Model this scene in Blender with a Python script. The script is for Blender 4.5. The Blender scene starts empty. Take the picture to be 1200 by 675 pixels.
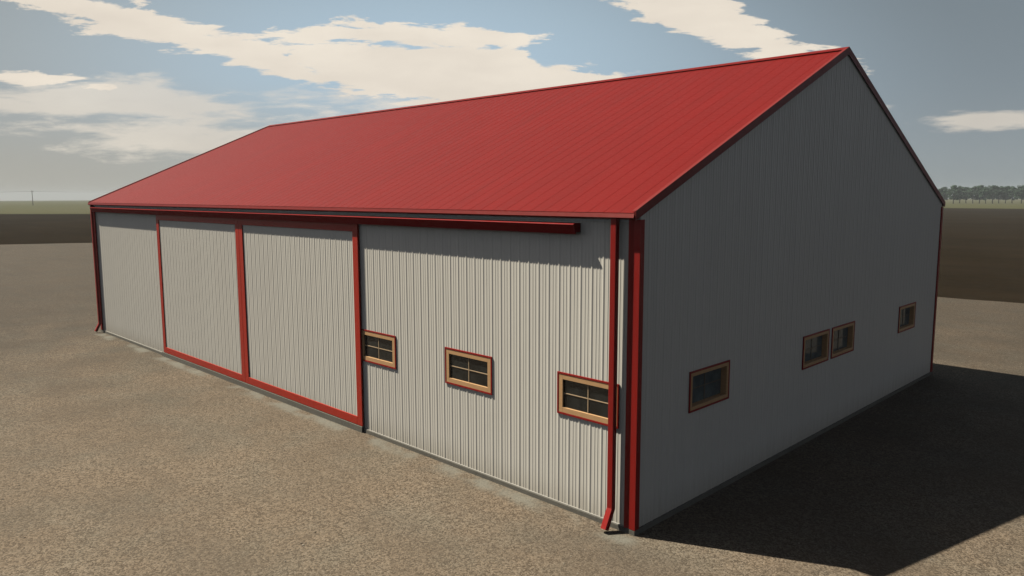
import bpy, bmesh, math, random
from mathutils import Vector, Matrix
random.seed(7)
sc = bpy.context.scene
COL = sc.collection
R = math.radians

# ------------------------------------------------------------------ measures
H = 5.0            # eave height
L = 25.27          # length of the door side (runs along -x from the near corner)
W = 14.84          # width of the gable side (runs along +y)
RIDGE = 8.357
OUT = 0.165         # roof overhang past the long walls
SLOPE = (RIDGE - 5.02) / (W / 2 + OUT)
CURVE = 630000.0   # the land falls away gently with distance
YAW, PITCH, ROLL = 0.7817, -0.1237, 0.0020
CAM = Vector((6.554, -9.3055, 5.2954))
SUN_AZ, SUN_EL = 0.4352, 0.9604

def zg(x, y):
    r2 = (x - CAM.x) ** 2 + (y - CAM.y) ** 2
    return -max(0.0, r2 - 1600.0) / CURVE

# ------------------------------------------------------------------ helpers
def link(name, me, mats=(), parent=None):
    o = bpy.data.objects.new(name, me)
    COL.objects.link(o)
    for m in mats:
        if m.name not in [k.name for k in me.materials if k]:
            me.materials.append(m)
    if parent:
        o.parent = parent
    return o

def from_bm(name, bm, mats, parent=None, smooth=False):
    me = bpy.data.meshes.new(name)
    bm.normal_update()
    bm.to_mesh(me); bm.free()
    if smooth:
        for p in me.polygons:
            p.use_smooth = True
    return link(name, me, mats, parent)

def box(bm, x0, x1, y0, y1, z0, z1, bev=0.0):
    vs = [bm.verts.new(c) for c in ((x0,y0,z0),(x1,y0,z0),(x1,y1,z0),(x0,y1,z0),(x0,y0,z1),(x1,y0,z1),(x1,y1,z1),(x0,y1,z1))]
    fs = [bm.faces.new([vs[i] for i in f]) for f in ((0,3,2,1),(4,5,6,7),(0,1,5,4),(1,2,6,5),(2,3,7,6),(3,0,4,7))]
    if bev:
        es = set(e for f in fs for e in f.edges)
        bmesh.ops.bevel(bm, geom=list(es), offset=bev, segments=2, affect='EDGES', profile=0.5)

def prism(bm, pts, a, b):
    """closed polygon given as 3-D points at one end; a->b is the extrusion offset pair (Vectors)"""
    v0 = [bm.verts.new(Vector(p) + a) for p in pts]
    v1 = [bm.verts.new(Vector(p) + b) for p in pts]
    n = len(pts)
    bm.faces.new(v0[::-1]); bm.faces.new(v1)
    for i in range(n):
        bm.faces.new((v0[i], v0[(i+1) % n], v1[(i+1) % n], v1[i]))
    bmesh.ops.recalc_face_normals(bm, faces=bm.faces)

def tag(o, label=None, cat=None, group=None, kind=None):
    if label: o['label'] = label
    if cat: o['category'] = cat
    if group: o['group'] = group
    if kind: o['kind'] = kind
    return o

# ------------------------------------------------------------------ node helpers
class NT:
    def __init__(self, tree):
        self.t = tree; self.n = tree.nodes; self.l = tree.links
    def node(self, typ, ins=None, **props):
        nd = self.n.new(typ)
        for k, v in props.items(): setattr(nd, k, v)
        for k, v in (ins or {}).items(): self.put(nd.inputs[k], v)
        return nd
    def put(self, sock, v):
        if isinstance(v, bpy.types.NodeSocket): self.l.new(v, sock)
        elif isinstance(v, bpy.types.Node): self.l.new(v.outputs[0], sock)
        else: sock.default_value = v
    def m(self, op, a, b=None, c=None, clamp=False):
        nd = self.n.new('ShaderNodeMath'); nd.operation = op; nd.use_clamp = clamp
        self.put(nd.inputs[0], a)
        if b is not None: self.put(nd.inputs[1], b)
        if c is not None: self.put(nd.inputs[2], c)
        return nd.outputs[0]
    def ramp(self, v, a, b, lo=0.0, hi=1.0, interp='SMOOTHSTEP'):
        nd = self.n.new('ShaderNodeMapRange'); nd.interpolation_type = interp
        for i, x in enumerate((v, a, b, lo, hi)): self.put(nd.inputs[i], x)
        return nd.outputs[0]
    def mix(self, f, a, b, blend='MIX'):
        nd = self.n.new('ShaderNodeMix'); nd.data_type = 'RGBA'; nd.blend_type = blend
        self.put(nd.inputs[0], f); self.put(nd.inputs[6], a); self.put(nd.inputs[7], b)
        return nd.outputs[2]
    def noise(self, vec, scale, detail=4, rough=0.55, dist=0.0):
        return self.node('ShaderNodeTexNoise', {'Vector': vec, 'Scale': scale, 'Detail': detail, 'Roughness': rough, 'Distortion': dist}).outputs['Fac']
    def vmap(self, vec, scale=(1,1,1), loc=(0,0,0), rot=(0,0,0)):
        return self.node('ShaderNodeMapping', {'Vector': vec, 'Scale': scale, 'Location': loc, 'Rotation': rot}).outputs[0]

def mat(name):
    m = bpy.data.materials.new(name); m.use_nodes = True
    m.node_tree.nodes.clear()
    nt = NT(m.node_tree)
    out = nt.node('ShaderNodeOutputMaterial')
    b = nt.node('ShaderNodeBsdfPrincipled')
    nt.l.new(b.outputs[0], out.inputs[0])
    nt.pos = nt.node('ShaderNodeNewGeometry').outputs['Position']
    nt.b = b; nt.out = out
    return m, nt

def c4(r, g, b): return (r, g, b, 1.0)

def bump(nt, h, strength, dist):
    bp = nt.node('ShaderNodeBump', {'Height': h, 'Strength': strength, 'Distance': dist})
    nt.l.new(bp.outputs[0], nt.b.inputs['Normal'])

# ---- steel cladding
def steel(name, base, var, rough, grime, axis_stretch, spec=0.5, bumpy=0.15):
    m, nt = mat(name)
    n1 = nt.noise(nt.vmap(nt.pos, axis_stretch), 1.0, 5, 0.6)
    n2 = nt.noise(nt.pos, 0.6, 3, 0.5)
    n3 = nt.noise(nt.pos, 14.0, 4, 0.65)
    f = nt.ramp(n1, 0.35, 0.75)
    col = nt.mix(nt.m('MULTIPLY', f, var), c4(*base), c4(*grime))
    col = nt.mix(nt.ramp(n2, 0.3, 0.75, 0, var * 0.7), col, c4(*[x * 0.86 for x in base]))
    nt.put(nt.b.inputs['Base Color'], col)
    nt.put(nt.b.inputs['Roughness'], nt.ramp(n3, 0.3, 0.7, rough - 0.05, rough + 0.08))
    nt.put(nt.b.inputs['Specular IOR Level'], spec)
    bump(nt, nt.m('ADD', nt.m('MULTIPLY', n3, 0.3), n2), bumpy, 0.004)
    return m, nt

def cladding_steel(name, axis):
    m, nt = mat(name)
    sep = nt.node('ShaderNodeSeparateXYZ', {0: nt.pos})
    u = sep.outputs[axis]; z = sep.outputs[2]
    # each sheet is 0.92 m wide and varies a little in its own colour
    sheet = nt.m('FLOOR', nt.m('DIVIDE', u, 0.9188))
    wn = nt.node('ShaderNodeTexWhiteNoise', noise_dimensions='1D')
    nt.l.new(sheet, wn.inputs['W'])
    streak = nt.noise(nt.vmap(nt.pos, (9, 9, 0.35)), 1.0, 5, 0.65)
    patch = nt.noise(nt.pos, 0.45, 4, 0.55)
    col = nt.mix(nt.ramp(streak, 0.45, 0.8, 0, 0.35), c4(0.77, 0.735, 0.65), c4(0.64, 0.605, 0.525))
    col = nt.mix(nt.ramp(patch, 0.35, 0.7, 0, 0.22), col, c4(0.72, 0.69, 0.62))
    col = nt.mix(nt.m('MULTIPLY', wn.outputs[0], 0.16), col, c4(0.68, 0.64, 0.56))
    # browner and darker towards the foot of the sheets
    foot = nt.ramp(nt.m('ADD', z, nt.m('MULTIPLY', streak, -0.55)), -0.25, 0.45, 0.45, 0.0)
    col = nt.mix(foot, col, c4(0.40, 0.345, 0.25))
    nt.put(nt.b.inputs['Base Color'], col)
    nt.put(nt.b.inputs['Roughness'], nt.ramp(streak, 0.3, 0.7, 0.42, 0.56))
    nt.put(nt.b.inputs['Metallic'], 0.0)
    nt.put(nt.b.inputs['Specular IOR Level'], 0.4)
    bump(nt, nt.noise(nt.vmap(nt.pos, (2.2, 2.2, 0.9)), 1.0, 3, 0.5), 0.25, 0.012)
    return m

M_clad_x = cladding_steel('pale_steel_cladding', 0)
M_clad_y = cladding_steel('pale_steel_cladding_gable', 1)
M_roof, _r = steel('red_roof_steel', (0.185, 0.0100, 0.0080), 0.45, 0.5, (0.135, 0.012, 0.010), (3.0, 0.35, 0.35), 0.08, 0.2)
M_trim, _ = steel('red_trim_steel', (0.29, 0.014, 0.010), 0.35, 0.45, (0.21, 0.013, 0.010), (2, 2, 0.6), 0.25, 0.1)
M_track, _ = steel('dark_red_track_steel', (0.26, 0.009, 0.008), 0.35, 0.6, (0.20, 0.010, 0.009), (0.6, 2, 2), 0.10, 0.1)

M_door, _ = steel('door_frame_red', (0.42, 0.034, 0.018), 0.40, 0.45, (0.31, 0.028, 0.016), (2, 2, 0.6), 0.25, 0.1)
M_edge, _ = steel('roof_edge_red_trim', (0.20, 0.019, 0.015), 0.40, 0.45, (0.15, 0.018, 0.015), (0.8, 0.8, 0.6), 0.22, 0.12)  # duller, darker red than the other trim, near the roof colour

def plain(name, base, rough, scale=8, var=0.3, dark=0.6, bstr=0.2, bdist=0.004, spec=0.4):
    m, nt = mat(name)
    n = nt.noise(nt.pos, scale, 6, 0.65); n2 = nt.noise(nt.pos, scale * 0.13, 3, 0.5)
    col = nt.mix(nt.ramp(n, 0.35, 0.7, 0, var), c4(*base), c4(*[x * dark for x in base]))
    col = nt.mix(nt.ramp(n2, 0.35, 0.7, 0, var), col, c4(*[min(1, x * 1.15) for x in base]))
    nt.put(nt.b.inputs['Base Color'], col); nt.put(nt.b.inputs['Roughness'], rough)
    nt.put(nt.b.inputs['Specular IOR Level'], spec)
    bump(nt, n, bstr, bdist)
    return m

M_conc = plain('concrete', (0.15, 0.14, 0.115), 0.85, 12, 0.5, 0.6, 0.4, 0.006)
M_wood, ntw = mat('varnished_wood')
wn_ = ntw.noise(ntw.vmap(ntw.pos, (6, 6, 40)), 1.0, 5, 0.6)
ntw.put(ntw.b.inputs['Base Color'], ntw.mix(wn_, c4(0.47, 0.26, 0.115), c4(0.68, 0.42, 0.21)))
ntw.put(ntw.b.inputs['Roughness'], 0.5)
M_munt = plain('muntin_wood', (0.50, 0.36, 0.22), 0.5)
M_munt_dark = plain('shaded_muntin_wood', (0.13, 0.10, 0.065), 0.6)  # same muntins with the gable side's shade put into the colour
M_flash = plain('galvanised_flashing', (0.36, 0.345, 0.31), 0.5)
M_leak = plain('light_leak_white', (0.85, 0.84, 0.80), 0.7)  # white put in as the light leak under the gutter
M_dark = plain('dark_liner', (0.05, 0.05, 0.048), 0.9)

def glass(name, lo, hi, tone):
    m, ng = mat(name)
    ng.n.remove(ng.b)
    tr = ng.node('ShaderNodeBsdfTransparent', {'Color': c4(0.16, 0.19, 0.18)})
    gl = ng.node('ShaderNodeBsdfGlossy', {'Color': c4(1, 1, 1), 'Roughness': 0.02})
    bpn = ng.node('ShaderNodeBump', {'Height': ng.noise(ng.pos, 1.6, 2, 0.5), 'Strength': 0.25, 'Distance': 0.01})
    ng.l.new(bpn.outputs[0], gl.inputs['Normal'])
    fr = ng.node('ShaderNodeFresnel', {'IOR': 1.5})
    mx0 = ng.node('ShaderNodeMixShader', {0: fr.outputs[0], 1: tr.outputs[0], 2: gl.outputs[0]})
    film = ng.node('ShaderNodeBsdfDiffuse', {'Color': tone})
    dn = ng.noise(ng.vmap(ng.pos, (3, 3, 3)), 1.0, 6, 0.7)
    mx = ng.node('ShaderNodeMixShader', {0: ng.ramp(dn, 0.3, 0.8, lo, hi), 1: mx0.outputs[0], 2: film.outputs[0]})
    ng.l.new(mx.outputs[0], ng.out.inputs[0])
    return m
M_glass = glass('window_glass', 0.02, 0.12, c4(0.28, 0.30, 0.28))
M_glass_sheen = glass('painted_sheen_glass', 0.25, 0.50, c4(0.32, 0.38, 0.37))  # diffuse blue-grey film puts the gable panes' sky sheen into the colour

# ---- gravel
M_gravel, g = mat('gravel')
P = g.pos
sep = g.node('ShaderNodeSeparateXYZ', {0: P})
v1 = g.node('ShaderNodeTexVoronoi', {'Vector': P, 'Scale': 31.0, 'Randomness': 1.0})
v2 = g.node('ShaderNodeTexVoronoi', {'Vector': P, 'Scale': 62.0, 'Randomness': 1.0})
stone = g.node('ShaderNodeSeparateColor', {0: v1.outputs['Color']}).outputs[0]
stone2 = g.node('ShaderNodeSeparateColor', {0: v2.outputs['Color']}).outputs[1]
fine = g.noise(P, 60, 6, 0.75)
mid = g.noise(P, 6.5, 5, 0.7)
big = g.noise(P, 0.35, 5, 0.6)
trk = g.noise(g.vmap(P, (0.11, 0.75, 1), rot=(0, 0, 0.25)), 1.0, 5, 0.6)
col = g.mix(g.ramp(stone, 0.1, 0.95), c4(0.082, 0.063, 0.042), c4(0.290, 0.232, 0.162))
col = g.mix(g.ramp(stone2, 0.6, 1.0, 0, 0.75), col, c4(0.38, 0.32, 0.24))
col = g.mix(g.ramp(stone2, 0.0, 0.3, 0.7, 0), col, c4(0.07, 0.055, 0.038))
col = g.mix(g.ramp(fine, 0.35, 0.7, 0.0, 0.35), col, c4(0.20, 0.155, 0.104))
col = g.mix(g.ramp(mid, 0.4, 0.75, 0.0, 0.35), col, c4(0.105, 0.083, 0.058))
col = g.mix(g.ramp(big, 0.3, 0.7, 0.0, 0.45), col, c4(0.148, 0.120, 0.085))
col = g.mix(g.ramp(trk, 0.45, 0.72, 0.0, 0.30), col, c4(0.115, 0.096, 0.072))
hue = g.noise(g.vmap(P, (1, 1, 1), loc=(31, 7, 0)), 0.55, 5, 0.65)
col = g.mix(g.ramp(hue, 0.35, 0.65, 0.0, 0.5), col, g.mix(1.0, col, c4(1.06, 0.97, 0.90), 'MULTIPLY'))
col = g.mix(g.ramp(hue, 0.5, 0.25, 0.0, 0.5), col, g.mix(1.0, col, c4(0.92, 0.99, 1.02), 'MULTIPLY'))
grit = g.noise(g.vmap(P, (1, 1, 1), loc=(5, 9, 2)), 46.0, 3, 0.8)
col = g.mix(g.ramp(grit, 0.30, 0.42, 0.55, 0.0), col, c4(0.045, 0.036, 0.026))
col = g.mix(g.ramp(grit, 0.60, 0.70, 0.0, 0.6), col, c4(0.42, 0.36, 0.28))
# lens vignette painted into the gravel colour: darker with distance from the building
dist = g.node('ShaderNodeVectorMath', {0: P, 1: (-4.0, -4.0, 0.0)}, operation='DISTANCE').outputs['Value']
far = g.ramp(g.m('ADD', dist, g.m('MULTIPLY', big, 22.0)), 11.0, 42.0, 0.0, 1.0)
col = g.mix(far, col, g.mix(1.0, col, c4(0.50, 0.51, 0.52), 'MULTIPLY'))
# pale washed-out fines where water drips along the slab
dy = g.m('ABSOLUTE', g.m('ADD', sep.outputs[1], 0.22))
near = g.m('MULTIPLY', g.ramp(g.m('ADD', dy, g.m('MULTIPLY', mid, 0.35)), 0.20, 0.50, 1, 0), g.ramp(g.noise(P, 1.1, 3, 0.5), 0.40, 0.6, 0, 1))
near = g.m('MULTIPLY', near, g.m('MULTIPLY', g.ramp(sep.outputs[0], -25.6, -25.2), g.ramp(sep.outputs[0], 0.0, 0.3, 1, 0)))
col = g.mix(g.m('MULTIPLY', near, 0.7), col, c4(0.25, 0.245, 0.20))
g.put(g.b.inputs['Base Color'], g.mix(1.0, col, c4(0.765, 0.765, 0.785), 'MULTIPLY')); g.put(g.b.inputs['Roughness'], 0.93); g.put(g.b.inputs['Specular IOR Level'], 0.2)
hgt = g.m('ADD', g.m('MULTIPLY', g.m('SUBTRACT', 1.0, v1.outputs['Distance']), 0.5), g.m('MULTIPLY', fine, 0.35))
hgt = g.m('ADD', hgt, g.m('MULTIPLY', mid, 0.5))
bump(g, hgt, 0.55, 0.018)

# ---- ploughed soil
M_soil, s = mat('ploughed_soil')
P = s.pos
n1 = s.noise(P, 0.05, 5, 0.6); n2 = s.noise(P, 1.2, 6, 0.7)
furrow = s.noise(s.vmap(P, (0.012, 0.30, 1), rot=(0, 0, R(-38))), 1.0, 5, 0.65)
col = s.mix(s.ramp(n1, 0.3, 0.7), c4(0.0150, 0.0112, 0.0066), c4(0.025, 0.0185, 0.0120))
col = s.mix(s.ramp(furrow, 0.38, 0.65, 0, 0.6), col, c4(0.013, 0.0105, 0.0075))
col = s.mix(s.ramp(n2, 0.35, 0.7, 0, 0.5), col, c4(0.022, 0.0165, 0.0105))
s.put(s.b.inputs['Base Color'], col); s.put(s.b.inputs['Roughness'], 0.95); s.put(s.b.inputs['Specular IOR Level'], 0.0)
bump(s, n2, 0.8, 0.12)

# ---- far grassland
M_grass, s = mat('pasture')
P = s.pos
n1 = s.noise(P, 0.012, 4, 0.6); n2 = s.noise(P, 0.5, 6, 0.7)
band = s.noise(s.vmap(P, (0.0012, 0.010, 1), rot=(0, 0, R(-40))), 1.0, 4, 0.6)
col = s.mix(s.ramp(n1, 0.3, 0.7), c4(0.058, 0.060, 0.019), c4(0.070, 0.066, 0.026))
col = s.mix(s.ramp(band, 0.42, 0.6, 0, 0.5), col, c4(0.076, 0.068, 0.037))
col = s.mix(s.ramp(n2, 0.35, 0.7, 0, 0.35), col, c4(0.055, 0.058, 0.022))
s.put(s.b.inputs['Base Color'], col); s.put(s.b.inputs['Roughness'], 0.95); s.put(s.b.inputs['Specular IOR Level'], 0.1)
bump(s, n2, 0.6, 0.2)

M_leaf, s = mat('leaves')
oi = s.noise(s.pos, 0.35, 4, 0.6)
s.put(s.b.inputs['Base Color'], s.mix(s.ramp(oi, 0.35, 0.65), c4(0.018, 0.050, 0.024), c4(0.034, 0.080, 0.036)))
s.put(s.b.inputs['Roughness'], 0.6); s.put(s.b.inputs['Specular IOR Level'], 0.3)
M_bark = plain('bark', (0.055, 0.045, 0.033), 0.9, 6, 0.5)
M_pole = plain('weathered_pole_wood', (0.10, 0.075, 0.055), 0.9, 6, 0.5)
M_wire = plain('wire_metal', (0.10, 0.10, 0.10), 0.5)
M_ins = plain('insulator_ceramic', (0.45, 0.42, 0.38), 0.4)

# ------------------------------------------------------------------ ground
def polar_sheet(name, m):
    bm = bmesh.new(); N = 96
    rs = [0, 6, 15, 30, 60, 100, 150, 220, 320, 450, 600, 780, 1000, 1250, 1500, 1800, 2100, 2400]
    c = bm.verts.new((CAM.x, CAM.y, 0)); prev = None
    for r in rs[1:]:
        ring = [bm.verts.new((CAM.x + r*math.cos(2*math.pi*i/N), CAM.y + r*math.sin(2*math.pi*i/N), -max(0.0, r*r-1600.0)/CURVE)) for i in range(N)]
        for i in range(N):
            j = (i+1) % N
            if prev is None: bm.faces.new((c, ring[i], ring[j]))
            else: bm.faces.new((prev[i], ring[i], ring[j], prev[j]))
        prev = ring
    return from_bm(name, bm, [m], smooth=True)

def poly_sheet(name, m, pts, lift, step, wobble):
    """a sheet filling the outline, following the ground and lying lift above it"""
    rnd = random.Random(3)
    out = []
    n = len(pts)
    for i in range(n):
        a, b = Vector(pts[i]), Vector(pts[(i+1) % n])
        k = max(1, int((b-a).length / step))
        for q in range(k):
            p = a.lerp(b, q/k)
            out.append((p.x + rnd.uniform(-wobble, wobble), p.y + rnd.uniform(-wobble, wobble)))
    bm = bmesh.new()
    vs = [bm.verts.new((x, y, 0)) for x, y in out]
    f = bm.faces.new(vs)
    bmesh.ops.recalc_face_normals(bm, faces=[f])
    if f.normal.z < 0: f.normal_flip()
    xs = [p[0] for p in out]; ys = [p[1] for p in out]
    g = 22.0
    x = math.floor(min(xs)/g)*g
    while x < max(xs):
        bmesh.ops.bisect_plane(bm, geom=bm.verts[:]+bm.edges[:]+bm.faces[:], plane_co=(x, 0, 0), plane_no=(1, 0, 0)); x += g
    y = math.floor(min(ys)/g)*g
    while y < max(ys):
        bmesh.ops.bisect_plane(bm, geom=bm.verts[:]+bm.edges[:]+bm.faces[:], plane_co=(0, y, 0), plane_no=(0, 1, 0)); y += g
    bmesh.ops.triangulate(bm, faces=bm.faces[:])
    for v in bm.verts: v.co.z = zg(v.co.x, v.co.y) + lift
    return from_bm(name, bm, [m])

tag(polar_sheet('ground', M_grass), kind='structure')
# the coarse rings sag between their vertices, so the upper sheets lie a little higher where they are wide
tag(poly_sheet('ploughed_field', M_soil, [(-330,-30),(-261,43),(-238,63),(-150,318),(260,306),(260,-220),(-330,-220)], 0.06, 9, 0.9), kind='structure')
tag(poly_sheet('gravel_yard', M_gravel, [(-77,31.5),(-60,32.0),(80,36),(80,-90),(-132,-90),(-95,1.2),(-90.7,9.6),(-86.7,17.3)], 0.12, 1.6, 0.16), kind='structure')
YZ = 0.12   # top of the yard
# loose stones lying on the yard round the near corner
def pebbles():
    rnd = random.Random(21)
    phi = (1+5**0.5)/2
    ico = [Vector(v).normalized() for v in ((-1,phi,0),(1,phi,0),(-1,-phi,0),(1,-phi,0),(0,-1,phi),(0,1,phi),(0,-1,-phi),(0,1,-phi),(phi,0,-1),(phi,0,1),(-phi,0,-1),(-phi,0,1))]
    fc = ((0,11,5),(0,5,1),(0,1,7),(0,7,10),(0,10,11),(1,5,9),(5,11,4),(11,10,2),(10,7,6),(7,1,8),(3,9,4),(3,4,2),(3,2,6),(3,6,8),(3,8,9),(4,9,5),(2,4,11),(6,2,10),(8,6,7),(9,8,1))
    V = []; Fc = []
    n = 0
    while n < 6500:
        r = 2.0 + 22.0*rnd.random()**0.8; a = rnd.uniform(0, 2*math.pi)
        x = 2.0 + r*math.cos(a)*1.3; y = -5.0 + r*math.sin(a)
        if -L-0.15 < x < 0.15 and -0.15 < y < W+0.15: continue
        if y > 28: continue
        n += 1
        s = 0.006 + 0.014*rnd.random()**3
        e = Vector((rnd.uniform(.8,1.5), rnd.uniform(.7,1.1), rnd.uniform(.45,.8)))*s
        t = rnd.uniform(0, 6.28); c, sn = math.cos(t), math.sin(t)
        b = len(V)
        for v in ico:
            k = rnd.uniform(0.82, 1.1)
            X, Yy, Z = v.x*e.x*k, v.y*e.y*k, v.z*e.z*k
            V.append((x + X*c - Yy*sn, y + X*sn + Yy*c, YZ + e.z*0.35 + Z))
        Fc += [(i+b, j+b, l+b) for i, j, l in fc]
    me = bpy.data.meshes.new('loose_stones'); me.from_pydata(V, [], Fc)
    return link('loose_stones', me, [M_stone])
M_stone, st = mat('field_stone')
sn = st.noise(st.pos, 9.0, 2, 0.9)
st.put(st.b.inputs['Base Color'], st.mix(st.ramp(sn, 0.35, 0.65), c4(0.10, 0.082, 0.06), c4(0.30, 0.26, 0.205)))
st.put(st.b.inputs['Roughness'], 0.9); st.put(st.b.inputs['Specular IOR Level'], 0.2)
tag(pebbles(), kind='stuff')
# ------------------------------------------------------------------ the barn
barn = bpy.data.objects.new('steel_barn', None); COL.objects.link(barn)
barn.location = (0, 0, YZ)
tag(barn, 'long pale ribbed steel farm shed with red roof and sliding doors on the gravel', 'barn')

RIBS = [(0,0),(0.013,0.009),(0.028,0.009),(0.0535,0),(0.100,0),(0.106,0.0042),(0.115,0.0042),(0.126,0),(0.162,0),(0.168,0.0042),(0.177,0.0042),(0.188,0)]
PITCH_W = 0.2297

def profile(u0, u1, extra=()):
    """list of (u, h) along the sheet, with extra break points put in"""
    pts = []
    k = math.floor(u0 / PITCH_W) - 1
    while k * PITCH_W < u1 + PITCH_W:
        for (a, h) in RIBS: pts.append((k*PITCH_W + a, h))
        k += 1
    def at(u):
        for (a, ha), (b, hb) in zip(pts, pts[1:]):
            if a <= u <= b: return ha + (hb-ha) * (u-a) / (b-a)
        return 0
    res = {round(u, 5): h for u, h in pts if u0 < u < u1}
    for e in (u0, u1, *extra):
        res[round(e, 5)] = at(e)
    return sorted(res.items())

def cladding(name, place, u0, u1, zbot, ztop, holes, m, parent):
    """ribbed sheet; place(u, h, z) -> point; holes = [(a, b, z0, z1)]"""
    extra = [e for h in holes for e in h[:2]]
    if callable(ztop): extra.append(W/2)
    else:
        zc = ztop; ztop = lambda u: zc
    prof = profile(u0, u1, extra)
    bm = bmesh.new(); cache = {}
    def V(u, h, z):
        k = (u, round(z, 4))
        if k not in cache: cache[k] = bm.verts.new(place(u, h, z))
        return cache[k]
    for (a, ha), (b, hb) in zip(prof, prof[1:]):
        mid = (a+b)/2
        spans = []; z = None
        hs = sorted([h for h in holes if h[0] < mid < h[1]], key=lambda h: h[2])
        lo = zbot
        for h in hs:
            spans.append((lo, h[2])); lo = h[3]
        for z0, z1 in spans:
            bm.faces.new((V(a,ha,z0), V(b,hb,z0), V(b,hb,z1), V(a,ha,z1)))
        bm.faces.new((V(a,ha,lo), V(b,hb,lo), V(b,hb,ztop(b)), V(a,ha,ztop(a))))
    return from_bm(name, bm, [m], parent)

TW = 0.032  # red trim width
def inset(h, d=TW*0.7): return (h[0]+d, h[1]-d, h[2]+d, h[3]-d)
WZ = (1.643, 2.358); SZ = (1.645, 2.352)
front_w = [(-7.397,-6.106),(-4.507,-3.186),(-1.597,-0.319)]
side_w = [(1.481,2.809),(5.873,7.193),(7.352,8.645),(11.705,13.003)]
front_h = [inset((a, b, *WZ)) for a, b in front_w]
side_h = [inset((a, b, *SZ)) for a, b in side_w]
DOOR0, DOORM, DOOR1 = -18.83, -12.99, -7.33
front_h.append((DOOR0 + 0.25, DOOR1 - 0.25, 0.085, 4.4))

roof_z = lambda y: 5.02 + (min(y, W-y) + OUT) * SLOPE
wall_top = lambda y: roof_z(y) - 0.045
SB = 0.083
o = cladding('wall', lambda u, h, z: (u, -h, z), -L, 0, SB, 5.0, front_h, M_clad_x, barn)
o = cladding('wall', lambda u, h, z: (u, W + h, z), -L, 0, SB, 5.0, [], M_clad_x, barn)
o = cladding('gable_wall', lambda u, h, z: (h, u, z), 0, W, SB, wall_top, side_h, M_clad_y, barn)
o = cladding('gable_wall', lambda u, h, z: (-L - h, u, z), 0, W, SB, wall_top, [], M_clad_y, barn)

# foundation slab
bm = bmesh.new()
box(bm, -L-0.035, 0.035, -0.035, W+0.035, -0.30, SB, 0.008)
from_bm('foundation', bm, [M_conc], barn)

# roof: two ribbed slopes as one sheet with a little thickness
RP = 0.3046
def roof_sheet():
    bm = bmesh.new()
    x0, x1 = -L-0.03, 0.03
    us = [x0]; hs = [0.0]
    k = 0; n = int((x1-x0)/RP)
    for i in range(n+1):
        c = x0 + 0.06 + i*RP
        for a, h in ((-0.011,0),(-0.006,0.0030),(0.006,0.0030),(0.011,0)):
            if c+a < x1-0.005: us.append(c+a); hs.append(h)
    us.append(x1); hs.append(0.0)
    nrm = Vector((0, -SLOPE, 1)).normalized()
    for side in (0, 1):
        rows = []
        for t in (0.0, 0.5, 1.0):
            row = []
            for u, h in zip(us, hs):
                y = -OUT + t*(W/2+OUT); z = roof_z(y)
                p = Vector((u, y, z)) + nrm*h
                if side: p.y = W - p.y
                row.append(bm.verts.new(p))
            rows.append(row)
        for ra, rb in zip(rows, rows[1:]):
            for i in range(len(us)-1):
                q = (ra[i], ra[i+1], rb[i+1], rb[i])
                bm.faces.new(q if not side else q[::-1])
    # underside
    for side in (0, 1):
        def Y(y): return W-y if side else y
        d = 0.028
        a = [bm.verts.new((u, Y(y), roof_z(y)-d)) for u, y in ((x0,-OUT),(x1,-OUT),(x1,W/2),(x0,W/2))]
        bm.faces.new(a[::-1] if not side else a)
    return from_bm('roof', bm, [M_roof], barn)
roof = roof_sheet()
# ridge cap
bm = bmesh.new()
rz = roof_z(W/2)
w = 0.17
prof = [(-w, -w*SLOPE+0.032), (0, 0.034), (w, -w*SLOPE+0.032), (w, -w*SLOPE+0.026), (0, 0.028-0.002), (-w, -w*SLOPE+0.026)]
prism(bm, [(0, W/2+a, rz+b) for a, b in prof], Vector((-L-0.035,0,0)), Vector((0.035,0,0)))
from_bm('ridge_cap', bm, [M_roof], roof)

# rake trims along the gable edges (one folded length per slope)
for gx, s in ((0.0, 1), (-L, -1)):
    for side in (0, 1):
        bm = bmesh.new()
        def Y(y): return W-y if side else y
        ya, yb = -OUT+0.0, W/2
        xa, xb = gx + s*0.031, gx + s*0.043
        q = []
        for x in (xa, xb):
            for (y, dz) in ((ya, -0.110), (yb, -0.125), (yb, 0.034), (ya, 0.034)):
                q.append(bm.verts.new((x, Y(y), roof_z(y)+dz)))
        for f in ((0,1,2,3),(7,6,5,4),(0,4,5,1),(1,5,6,2),(2,6,7,3),(3,7,4,0)):
            bm.faces.new([q[i] for i in f])
        # thin flange lapping over the roof sheet
        q = []
        for x in (gx + s*0.030, gx - s*0.028):
            for (y, dz) in ((ya, 0.027), (yb, 0.027), (yb, 0.033), (ya, 0.033)):
                q.append(bm.verts.new((x, Y(y), roof_z(y)+dz)))
        for f in ((0,1,2,3),(7,6,5,4),(0,4,5,1),(1,5,6,2),(2,6,7,3),(3,7,4,0)):
            bm.faces.new([q[i] for i in f])
        bmesh.ops.recalc_face_normals(bm, faces=bm.faces)
        from_bm('rake_trim', bm, [M_edge], barn)

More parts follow.
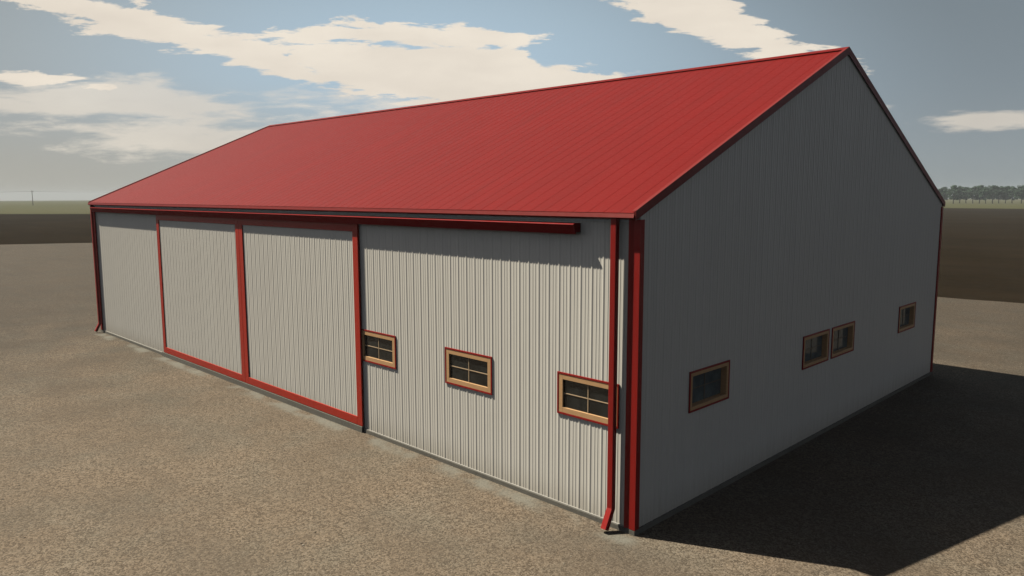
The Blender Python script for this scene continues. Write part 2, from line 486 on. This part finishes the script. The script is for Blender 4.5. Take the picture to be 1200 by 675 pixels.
# gutters under both eaves
for side in (0, 1):
    bm = bmesh.new()
    def Y(y): return W-y if side else y
    prof = [(-0.075, 4.995), (-0.075, 4.925), (-0.150, 4.925), (-0.192, 4.950), (-0.169, 5.012), (-0.163, 5.010), (-0.182, 4.956), (-0.146, 4.935), (-0.083, 4.935), (-0.083, 4.995)]
    prism(bm, [(0, Y(a), b) for a, b in prof], Vector((-L-0.045,0,0)), Vector((0.015,0,0)))
    gut = from_bm('gutter', bm, [M_edge], barn)
    for xe in (-L-0.045, 0.015):
        bm = bmesh.new()
        prism(bm, [(0, Y(a), b) for a, b in ((-0.0755,4.994),(-0.0755,4.926),(-0.150,4.926),(-0.191,4.951),(-0.169,5.011))], Vector((xe-0.004,0,0)), Vector((xe+0.004,0,0)))
        from_bm('end_cap', bm, [M_edge], gut)
# added pale strip that stands for light leaking between wall and gutter
for side in (0, 1):
    bm = bmesh.new()
    y0, y1 = (-0.045, -0.023) if not side else (W+0.023, W+0.045)
    box(bm, -L+0.01, -0.17, y0, y1, 4.880, 4.922)
    from_bm('light_leak_strip', bm, [M_leak], barn)

# corner trims
for cx, sx in ((0, 1), (-L, -1)):
    for cy, sy in ((0, -1), (W, 1)):
        bm = bmesh.new()
        t0, t1 = 0.024, 0.036
        # L-shaped folded sheet with a small return, seen from above
        pl = [(-0.165, 0.002), (-0.165, 0.050), (-0.085, 0.012), (-0.083, t1), (t1, t1), (t1, -0.075), (0.004, -0.085), (t0, -0.070), (t0, 0.002)]
        pts = [(cx + sx*a, cy + sy*b, 0) for a, b in pl]
        zt = 5.02 - 0.02
        prism(bm, pts, Vector((0, 0, SB+0.003)), Vector((0, 0, 4.92)))
        from_bm('corner_trim', bm, [M_trim], barn)

# raised concrete threshold the doors slide along
bm = bmesh.new()
box(bm, DOOR0-0.15, DOOR1-0.005, -0.088, -0.0355, -0.30, 0.138, 0.006)
from_bm('door_threshold', bm, [M_conc], barn)
# base flashing
for (y, sgn) in ((0, -1), (W, 1)):
    bm = bmesh.new()
    a, b = sorted((y, y + sgn*0.028))
    box(bm, -L+0.17, -0.17, a, b, SB+0.002, SB+0.012)
    from_bm('base_flashing', bm, [M_flash], barn)

# downspouts at both ends of the front and the back
def spout(x, side):
    bm = bmesh.new()
    def Y(y): return W-y if side else y
    hw = 0.055
    path = [(-0.112, 4.93), (-0.108, 0.36), (-0.27, 0.055)]
    rings = []
    d = 0.075
    dirs = [Vector((0, -1)), Vector((-0.46, -0.89)).normalized(), Vector((-0.46, -0.89)).normalized()]
    perp = [Vector((-1, 0)), Vector((-0.97, 0.24)).normalized(), Vector((-0.885, 0.466)).normalized()]
    for (y, z), pr in zip(path, perp):
        ring = []
        for (a, b) in ((-1, 0.5), (-0.85, 0.62), (0.85, 0.62), (1, 0.5), (1, -0.5), (-1, -0.5)):
            q = Vector((y, z)) + pr * (b*d)
            ring.append(bm.verts.new((x + a*hw, Y(q.x), q.y)))
        rings.append(ring)
    for ra, rb in zip(rings, rings[1:]):
        n = len(ra)
        for i in range(n): bm.faces.new((ra[i], ra[(i+1)%n], rb[(i+1)%n], rb[i]))
    bm.faces.new(rings[0])
    bmesh.ops.recalc_face_normals(bm, faces=bm.faces)
    o = from_bm('downspout', bm, [M_trim], barn)
    for z in ():
        bm = bmesh.new()
        a, b = sorted((Y(-0.024), Y(-0.073)))
        box(bm, x-hw-0.012, x+hw+0.012, a, b, z-0.012, z+0.012)
        from_bm('strap', bm, [M_trim], o)
for side in (0, 1):
    spout(-0.375, side); spout(-25.14, side)

# sliding door leaves
def door(x0, x1):
    y0 = 0.045
    o = cladding('sliding_door', lambda u, h, z: (u, -y0 - h, z), x0+0.05, x1-0.05, 0.18, 4.69, [], M_clad_x, barn)
    bm = bmesh.new()
    fy0, fy1 = -0.075, -0.030
    sw = 0.20
    box(bm, x0, x0+sw, fy0, fy1, 0.150, 4.70, 0.004)
    box(bm, x1-sw, x1, fy0, fy1, 0.150, 4.70, 0.004)
    box(bm, x0+sw+0.001, x1-sw-0.001, fy0, fy1, 0.150, 0.335, 0.004)
    box(bm, x0+sw+0.001, x1-sw-0.001, fy0, fy1, 4.50, 4.70, 0.004)
    from_bm('door_frame', bm, [M_door], o)
door(DOOR0, DOORM-0.004); door(DOORM+0.004, DOOR1)

# hooded door track
bm = bmesh.new()
prism(bm, [(0,-0.024,4.845),(0,-0.195,4.835),(0,-0.205,4.822),(0,-0.148,4.668),(0,-0.135,4.668),(0,-0.135,4.70),(0,-0.024,4.70)], Vector((-25.05,0,0)), Vector((-1.12,0,0)))
tk = from_bm('door_track', bm, [M_track], barn)

# windows
def window(place_box, a, b, z0, z1, depth, fw, parent, m_munt, m_glass):
    """place_box(bm, u0, u1, d0, d1, z0, z1): d counts outward from the wall line"""
    bm = bmesh.new()
    A, B, C, D = a+TW, b-TW, z0+TW, z1-TW
    o1, o0 = 0.020, -depth-0.03
    place_box(bm, A, A+fw, o0, o1, C, D); place_box(bm, B-fw, B, o0, o1, C, D)
    place_box(bm, A+fw, B-fw, o0, o1, C, C+fw); place_box(bm, A+fw, B-fw, o0, o1, D-fw, D)
    fr = from_bm('window', bm, [M_wood], parent)
    bm = bmesh.new()
    t1, t0 = 0.026, 0.004
    place_box(bm, a, A-0.001, t0, t1, z0, z1); place_box(bm, B+0.001, b, t0, t1, z0, z1)
    place_box(bm, A-0.001, B+0.001, t0, t1, z0, C-0.001); place_box(bm, A-0.001, B+0.001, t0, t1, D+0.001, z1)
    from_bm('window_trim', bm, [M_trim], fr)
    bm = bmesh.new()
    gd = depth
    place_box(bm, A+fw+0.002, B-fw-0.002, -gd-0.012, -gd-0.006, C+fw+0.002, D-fw-0.002)
    from_bm('pane', bm, [m_glass], fr)
    bm = bmesh.new()
    um, zm = (A+B)/2, (C+D)/2
    place_box(bm, um-0.010, um+0.010, -depth-0.005, -depth+0.004, C+fw+0.001, D-fw-0.001)
    place_box(bm, A+fw+0.001, um-0.011, -depth-0.005, -depth+0.004, zm-0.008, zm+0.008)
    place_box(bm, um+0.011, B-fw-0.001, -depth-0.005, -depth+0.004, zm-0.008, zm+0.008)
    from_bm('muntin', bm, [m_munt], fr)
    return fr
def pb_front(bm, u0, u1, d0, d1, z0, z1): box(bm, u0, u1, -d1, -d0, z0, z1, 0.002)
def pb_side(bm, u0, u1, d0, d1, z0, z1): box(bm, d0, d1, u0, u1, z0, z1, 0.002)
for a, b in front_w: window(pb_front, a, b, *WZ, 0.01, 0.085, barn, M_munt, M_glass)
for a, b in side_w: window(pb_side, a, b, *SZ, 0.09, 0.060, barn, M_munt_dark, M_glass_sheen)

# concrete floor inside the shed
bm = bmesh.new()
box(bm, -L+0.5, -0.5, 0.5, W-0.5, SB+0.001, SB+0.006)
from_bm('floor_screed', bm, [M_conc], barn)

# ------------------------------------------------------------------ trees on the far edge of the field
def make_tree_mesh(seed):
    rnd = random.Random(seed)
    h = rnd.uniform(10.2, 11.4); cw = rnd.uniform(3.3, 4.0)
    # trunk with limbs
    bm = bmesh.new()
    def limb(p0, p1, r0, r1, n=6):
        d = (p1-p0).normalized(); a = d.orthogonal().normalized(); b = d.cross(a)
        ra = [bm.verts.new(p0 + (a*math.cos(2*math.pi*i/n)+b*math.sin(2*math.pi*i/n))*r0) for i in range(n)]
        rb = [bm.verts.new(p1 + (a*math.cos(2*math.pi*i/n)+b*math.sin(2*math.pi*i/n))*r1) for i in range(n)]
        for i in range(n): bm.faces.new((ra[i], ra[(i+1)%n], rb[(i+1)%n], rb[i]))
    p = Vector((0,0,-0.2)); r = 0.26
    knots = []
    for k in range(5):
        q = p + Vector((rnd.uniform(-.2,.2), rnd.uniform(-.2,.2), h*0.17))
        limb(p, q, r, r*0.82); p = q; r *= 0.82; knots.append((q.copy(), r))
    for q, r in knots[1:]:
        for k in range(3):
            a = rnd.uniform(0, 6.28)
            limb(q, q + Vector((math.cos(a)*1.6, math.sin(a)*1.6, rnd.uniform(0.7, 1.6))), r*0.55, 0.03, 5)
    tb = bpy.data.meshes.new('trunk'); bm.to_mesh(tb); bm.free()
    # crown: leaf sprays gathered in uneven clumps
    bm = bmesh.new()
    clumps = []
    for k in range(62):
        a = rnd.uniform(0, 6.28); t = rnd.random()
        z = h*(0.25 + 0.68*t)
        rr = cw * math.sin(math.pi*min(1, 0.22 + 0.72*t))**0.6 * math.sqrt(rnd.random())*0.85
        clumps.append((Vector((math.cos(a)*rr, math.sin(a)*rr, z)), rnd.uniform(0.75, 1.35)))
    for c, cr in clumps:
        for k in range(95):
            v = Vector((rnd.gauss(0,1), rnd.gauss(0,1), rnd.gauss(0,1))).normalized() * cr * rnd.random()**0.4
            v.z *= 0.75
            q = c + v
            n = (v.normalized() + Vector((rnd.uniform(-.7,.7), rnd.uniform(-.7,.7), rnd.uniform(-.3,.9)))).normalized()
            a = n.orthogonal().normalized(); b = n.cross(a)
            s = rnd.uniform(0.16, 0.32)
            ang = rnd.uniform(0, 3.14); a, b = a*math.cos(ang)+b*math.sin(ang), b*math.cos(ang)-a*math.sin(ang)
            bm.faces.new([bm.verts.new(q + a*s*x + b*s*0.75*y) for x, y in ((-1,0),(0,-1),(1,0),(0,1))])
    cb = bpy.data.meshes.new('crown'); bm.to_mesh(cb); bm.free()
    return tb, cb
kinds = [make_tree_mesh(s) for s in (11, 12, 13, 14)]
for tb, cb in kinds: tb.materials.append(M_bark); cb.materials.append(M_leaf)

fwd = Vector((-math.sin(YAW), math.cos(YAW), 0)); rgt = Vector((math.cos(YAW), math.sin(YAW), 0))
# (sideways per metre ahead, metres ahead, size, label)
TREES = [
    (0.54896, 450.7, 1.032, 'distant tree mostly hidden behind the red roof edge at the barn gable'),
    (0.55854, 453.1, 0.9, 'hazy distant tree touching the red rake edge of the barn gable'),
    (0.56868, 452.4, 0.93, 'lone hazy round tree just left of the small gap in the distant tree line'),
    (0.58276, 442.4, 1.001, 'hazy round-crowned tree, first to the right of the small gap in the distant tree line'),
    (0.59122, 455.2, 1.021, 'hazy round-crowned tree, second to the right of the small gap in the distant tree line'),
    (0.59967, 454.6, 0.962, 'hazy round-crowned tree, third to the right of the small gap in the distant tree line'),
    (0.60868, 448.6, 0.977, 'hazy round-crowned tree, fourth to the right of the small gap in the distant tree line'),
    (0.61714, 449.6, 1.013, 'hazy round-crowned tree, fifth to the right of the small gap in the distant tree line'),
    (0.62559, 442.2, 0.974, 'hazy round-crowned tree, sixth to the right of the small gap in the distant tree line'),
    (0.6346, 445.9, 1.051, 'hazy round-crowned tree, seventh to the right of the small gap in the distant tree line'),
    (0.64306, 452.7, 0.968, 'hazy round-crowned tree, eighth to the right of the small gap in the distant tree line'),
    (0.65151, 453.2, 0.965, 'hazy round-crowned tree, ninth to the right of the small gap in the distant tree line'),
    (0.66052, 450.6, 1.0, 'hazy round-crowned tree, tenth to the right of the small gap in the distant tree line'),
    (0.67292, 442.0, 1.046, 'hazy distant tree right of the wide gap near the picture edge'),
    (0.68306, 444.9, 0.974, 'hazy distant tree cut off by the right picture edge')]

def place(sl, dist):
    p = Vector((CAM.x, CAM.y, 0)) + (fwd + rgt*sl)*dist
    p.z = zg(p.x, p.y) + 0.05
    return p
first = {}
for i, (sl, dist, s, lab) in enumerate(TREES):
    k = (i*7 + 3) % 4
    tb, cb = kinds[k]
    if k not in first:
        t = bpy.data.objects.new('broadleaf_tree', None)
        COL.objects.link(t)
        link('trunk', tb, (), t); link('crown', cb, (), t); first[k] = t
    else:
        src = first[k]
        t = src.copy(); COL.objects.link(t)
        for ch in list(src.children):
            c = ch.copy(); COL.objects.link(c); c.parent = t
    t.location = place(sl, dist); t.rotation_euler = (0, 0, i*1.7); t.scale = (s*1.05, s*1.05, s)
    tag(t, lab, 'tree', 'distant tree line past the ploughed field')

# ------------------------------------------------------------------ power line far to the left
def pole_parts(root):
    bm = bmesh.new()
    bmesh.ops.create_cone(bm, cap_ends=True, segments=10, radius1=0.19, radius2=0.12, depth=8.9, matrix=Matrix.Translation((0,0,4.25)))
    from_bm('post', bm, [M_pole], root)
    bm = bmesh.new(); box(bm, -1.15, 1.15, -0.20, -0.08, 7.85, 8.0, 0.01)
    box(bm, -0.03, 0.03, -0.08, 0.1, 7.85, 8.0)
    arm = from_bm('crossarm', bm, [M_pole], root)
    for x in (-1.05, -0.45, 0.45, 1.05):
        bm = bmesh.new()
        bmesh.ops.create_cone(bm, cap_ends=True, segments=8, radius1=0.07, radius2=0.045, depth=0.2, matrix=Matrix.Translation((x,-0.14,8.1)))
        from_bm('insulator', bm, [M_ins], arm)
pbase = []
POLES = [(-561.9, 46.4), (-500.9, 107.0), (-439.8, 167.6)]
line_dir = (Vector(POLES[2]) - Vector(POLES[0])).normalized()
rotz = math.atan2(line_dir.y, line_dir.x) + math.pi/2
proto = None
PL = ['wooden utility pole standing alone in the hazy pasture left of the barn',
      'wooden utility pole of the far line next left, beyond the picture edge',
      'wooden utility pole of the far line standing behind the barn']
for i, idx in enumerate((1, 0, 2)):
    x, y = POLES[idx]
    if proto is None:
        t = bpy.data.objects.new('utility_pole', None); COL.objects.link(t); pole_parts(t); proto = t
    else:
        t = proto.copy(); COL.objects.link(t)
        for ch in list(proto.children):
            c = ch.copy(); COL.objects.link(c); c.parent = t
            for gch in list(ch.children):
                d = gch.copy(); COL.objects.link(d); d.parent = c
    t.location = (x, y, zg(x, y)); t.rotation_euler = (0, 0, rotz)
    tag(t, PL[i], 'utility pole', 'utility poles of the far power line')
perp = Vector((-line_dir.y, line_dir.x))
bm = bmesh.new()
for off in (-1.05, -0.45, 0.45, 1.05):
    for (a, b) in ((0, 1), (1, 2)):
        A = Vector((*POLES[a], 0)); B = Vector((*POLES[b], 0))
        prev = None
        for k in range(13):
            t = k/12; p = A.lerp(B, t)
            p += Vector((perp.x, perp.y, 0))*off + Vector((-line_dir.x, -line_dir.y, 0))*0.0
            z = zg(A.x, A.y)*(1-t) + zg(B.x, B.y)*t + 8.19 - 4*0.7*t*(1-t)
            ring = [bm.verts.new((p.x + perp.x*0.02*math.cos(q), p.y + perp.y*0.02*math.cos(q), z + 0.02*math.sin(q))) for q in (0, 2.1, 4.2)]
            if prev:
                for q in range(3): bm.faces.new((prev[q], prev[(q+1)%3], ring[(q+1)%3], ring[q]))
            prev = ring
tag(from_bm('power_line', bm, [M_wire]), 'thin dark power wires strung between far wooden poles above the pasture', 'power line')

# ------------------------------------------------------------------ haze
bm = bmesh.new(); box(bm, -2600, 2600, -2600, 2600, -11.5, 14.0)
hz = from_bm('haze', bm, [])
mh = bpy.data.materials.new('pale_air'); mh.use_nodes = True; mh.node_tree.nodes.clear()
nh = NT(mh.node_tree)
oh = nh.node('ShaderNodeOutputMaterial')
pv = nh.node('ShaderNodeVolumePrincipled', {'Color': c4(0.84, 0.91, 0.96), 'Density': 0.00030, 'Anisotropy': 0.0})
nh.l.new(pv.outputs[0], oh.inputs['Volume'])
hz.data.materials.append(mh)
tag(hz, kind='stuff')

# ------------------------------------------------------------------ sky
world = bpy.data.worlds.new('World'); sc.world = world; world.use_nodes = True
world.node_tree.nodes.clear()
w = NT(world.node_tree)
wo = w.node('ShaderNodeOutputWorld')
bg = w.node('ShaderNodeBackground', {'Strength': 0.05})
w.l.new(bg.outputs[0], wo.inputs[0])
sky = w.node('ShaderNodeTexSky', sky_type='NISHITA', sun_disc=False, sun_elevation=SUN_EL,
             sun_rotation=math.atan2(-math.cos(SUN_AZ), -math.sin(SUN_AZ)) % (2*math.pi), altitude=0.0, air_density=0.52, dust_density=0.8, ozone_density=1.0)
D = w.node('ShaderNodeTexCoord').outputs['Generated']
def dot(vec, v): return w.node('ShaderNodeVectorMath', {0: vec, 1: v}, operation='DOT_PRODUCT').outputs['Value']
ff = w.m('MAXIMUM', dot(D, tuple(fwd)), 0.05)
uu = w.m('DIVIDE', dot(D, tuple(rgt)), ff)          # tangent of the bearing, east of the barn's diagonal
vv = w.m('DIVIDE', dot(D, (0, 0, 1)), ff)           # tangent of the height above the horizon
uv = w.node('ShaderNodeCombineXYZ', {0: uu, 1: vv, 2: 0.0}).outputs[0]
BLOBS = [(-0.5063, 0.2262, 0.2163, 0.0249, -0.2483, 1.9), (-0.3555, 0.1862, 0.165, 0.0215, -0.3137, 1.8), (-0.1033, 0.1484, 0.2395, 0.0408, -0.1485, 2.4), (-0.032, 0.151, 0.1888, 0.0363, -0.1161, 2.4), (-0.1035, 0.2014, 0.1481, 0.0147, -0.0091, 1.3), (0.2291, 0.2349, 0.1992, 0.034, -0.3806, 2.3), (-0.6177, 0.1501, 0.0882, 0.0102, -0.0264, 1.1)]
WISPS = [(-0.5202, 0.1197, 0.2103, 0.034, -0.0278, 1.7), (-0.451, 0.0732, 0.1503, 0.0204, -0.0202, 1.3), (-0.5837, 0.0883, 0.139, 0.0136, -0.0099, 1.0), (0.6341, 0.0951, 0.1, 0.0147, 0.0035, 1.9), (0.4664, 0.1123, 0.0232, 0.0068, -0.2386, 0.8), (-0.1101, 0.1025, 0.2225, 0.0453, -0.0754, 1.0)]
def blob(cu, cv, a, b, rot, k):
    ca, sa = math.cos(rot), math.sin(rot)
    du = w.m('SUBTRACT', uu, cu); dv = w.m('SUBTRACT', vv, cv)
    p = w.m('DIVIDE', w.m('ADD', w.m('MULTIPLY', du, ca), w.m('MULTIPLY', dv, sa)), a)
    q = w.m('DIVIDE', w.m('SUBTRACT', w.m('MULTIPLY', dv, ca), w.m('MULTIPLY', du, sa)), b)
    r2 = w.m('ADD', w.m('MULTIPLY', p, p), w.m('MULTIPLY', q, q))
    return w.m('MULTIPLY', w.m('SUBTRACT', 1.0, w.m('SQRT', r2)), k)
def field(bl):
    f = None
    for b in bl:
        x = blob(*b)
        f = x if f is None else w.m('MAXIMUM', f, x)
    return f
base = field(BLOBS)
wisp = field(WISPS)
n_a = w.noise(w.vmap(uv, (4.2, 17.0, 1.0), rot=(0, 0, 0.20)), 1.0, 9, 0.60, 0.5)
n_b = w.noise(w.vmap(uv, (14.0, 70.0, 1.0), loc=(3.1, 1.7, 0), rot=(0, 0, 0.20)), 1.0, 8, 0.65, 0.3)
nn = w.m('ADD', w.m('MULTIPLY', w.m('SUBTRACT', n_a, 0.5), 5.5), w.m('MULTIPLY', w.m('SUBTRACT', n_b, 0.5), 3.6))
front = w.ramp(dot(D, tuple(fwd)), 0.1, 0.3)
dens = w.m('MULTIPLY', w.ramp(w.m('ADD', base, nn), -0.06, 0.42), front)
dens2 = w.m('MULTIPLY', w.ramp(w.m('ADD', wisp, w.m('MULTIPLY', nn, 0.8)), -0.2, 0.9), w.m('MULTIPLY', front, 0.62))
cl = w.m('MAXIMUM', w.m('MULTIPLY', dens, 0.93), dens2)
tone = w.noise(w.vmap(uv, (4, 12, 1), loc=(7, 2, 0)), 1.0, 6, 0.55)
cloud_col = w.mix(w.ramp(tone, 0.3, 0.7), c4(11.0, 9.8, 8.3), c4(12.9, 11.6, 9.8))
veil = w.m('MULTIPLY', w.m('MULTIPLY', w.ramp(blob(-0.10, 0.16, 0.75, 0.30, -0.05, 1.0), 0.0, 1.0), front), 0.75)
lum = w.node('ShaderNodeRGBToBW', {0: sky.outputs[0]}).outputs[0]
pale = w.mix(0.72, sky.outputs[0], lum)      # a milky summer sky, not deep blue
front2 = w.ramp(dot(D, tuple(fwd)), 0.25, 0.75)
thin = w.mix(w.m('MULTIPLY', front2, 0.55), pale, c4(3.5, 4.4, 4.8))
dusty = w.m('MULTIPLY', w.m('MULTIPLY', w.ramp(blob(-0.62, 0.08, 0.55, 0.40, 0.0, 1.0), 0.0, 0.8), front), 0.7)
thin = w.mix(dusty, thin, c4(5.4, 5.7, 5.6))
low = w.m('MULTIPLY', w.m('MULTIPLY', w.ramp(vv, 0.01, 0.16, 1.0, 0.0), w.ramp(uu, 0.3, -0.3, 0.15, 1.0)), w.m('MULTIPLY', front, 0.75))
skycol0 = w.mix(veil, thin, c4(7.0, 9.2, 11.0))
skycol = w.mix(low, skycol0, c4(5.9, 5.6, 4.8))
w.l.new(w.mix(cl, skycol, cloud_col), bg.inputs[0])

# ------------------------------------------------------------------ sun
sd = bpy.data.lights.new('sun', 'SUN'); sd.energy = 5.0; sd.angle = R(0.53); sd.color = (1.0, 0.93, 0.80)
so = bpy.data.objects.new('sun', sd); COL.objects.link(so)
to_sun = Vector((-math.cos(SUN_AZ)*math.cos(SUN_EL), -math.sin(SUN_AZ)*math.cos(SUN_EL), math.sin(SUN_EL)))
so.rotation_euler = to_sun.to_track_quat('Z', 'Y').to_euler(); so.location = (-30, -20, 60)

# ------------------------------------------------------------------ camera
cam = bpy.data.cameras.new('camera'); co = bpy.data.objects.new('camera', cam); COL.objects.link(co)
cam.sensor_width = 36; cam.lens = 36*882.09/1200; cam.clip_start = 0.1; cam.clip_end = 20000
F = fwd*math.cos(PITCH) + Vector((0,0,1))*math.sin(PITCH)
U = Vector((0,0,1))*math.cos(PITCH) - fwd*math.sin(PITCH)
X = rgt*math.cos(ROLL) - U*math.sin(ROLL); Yc = rgt*math.sin(ROLL) + U*math.cos(ROLL)
mtx = Matrix((X, Yc, -F)).transposed().to_4x4(); mtx.translation = CAM + Vector((0, 0, YZ))
co.matrix_world = mtx
sc.camera = co

sc.render.engine = 'CYCLES'
sc.cycles.max_bounces = 5; sc.cycles.diffuse_bounces = 0; sc.cycles.glossy_bounces = 2; sc.cycles.volume_bounces = 0; sc.cycles.transparent_max_bounces = 12
sc.cycles.use_denoising = True
sc.view_settings.view_transform = 'Standard'; sc.view_settings.look = 'None'
sc.view_settings.gamma = 1; sc.view_settings.exposure = 0.5; sc.view_settings.use_curve_mapping = False
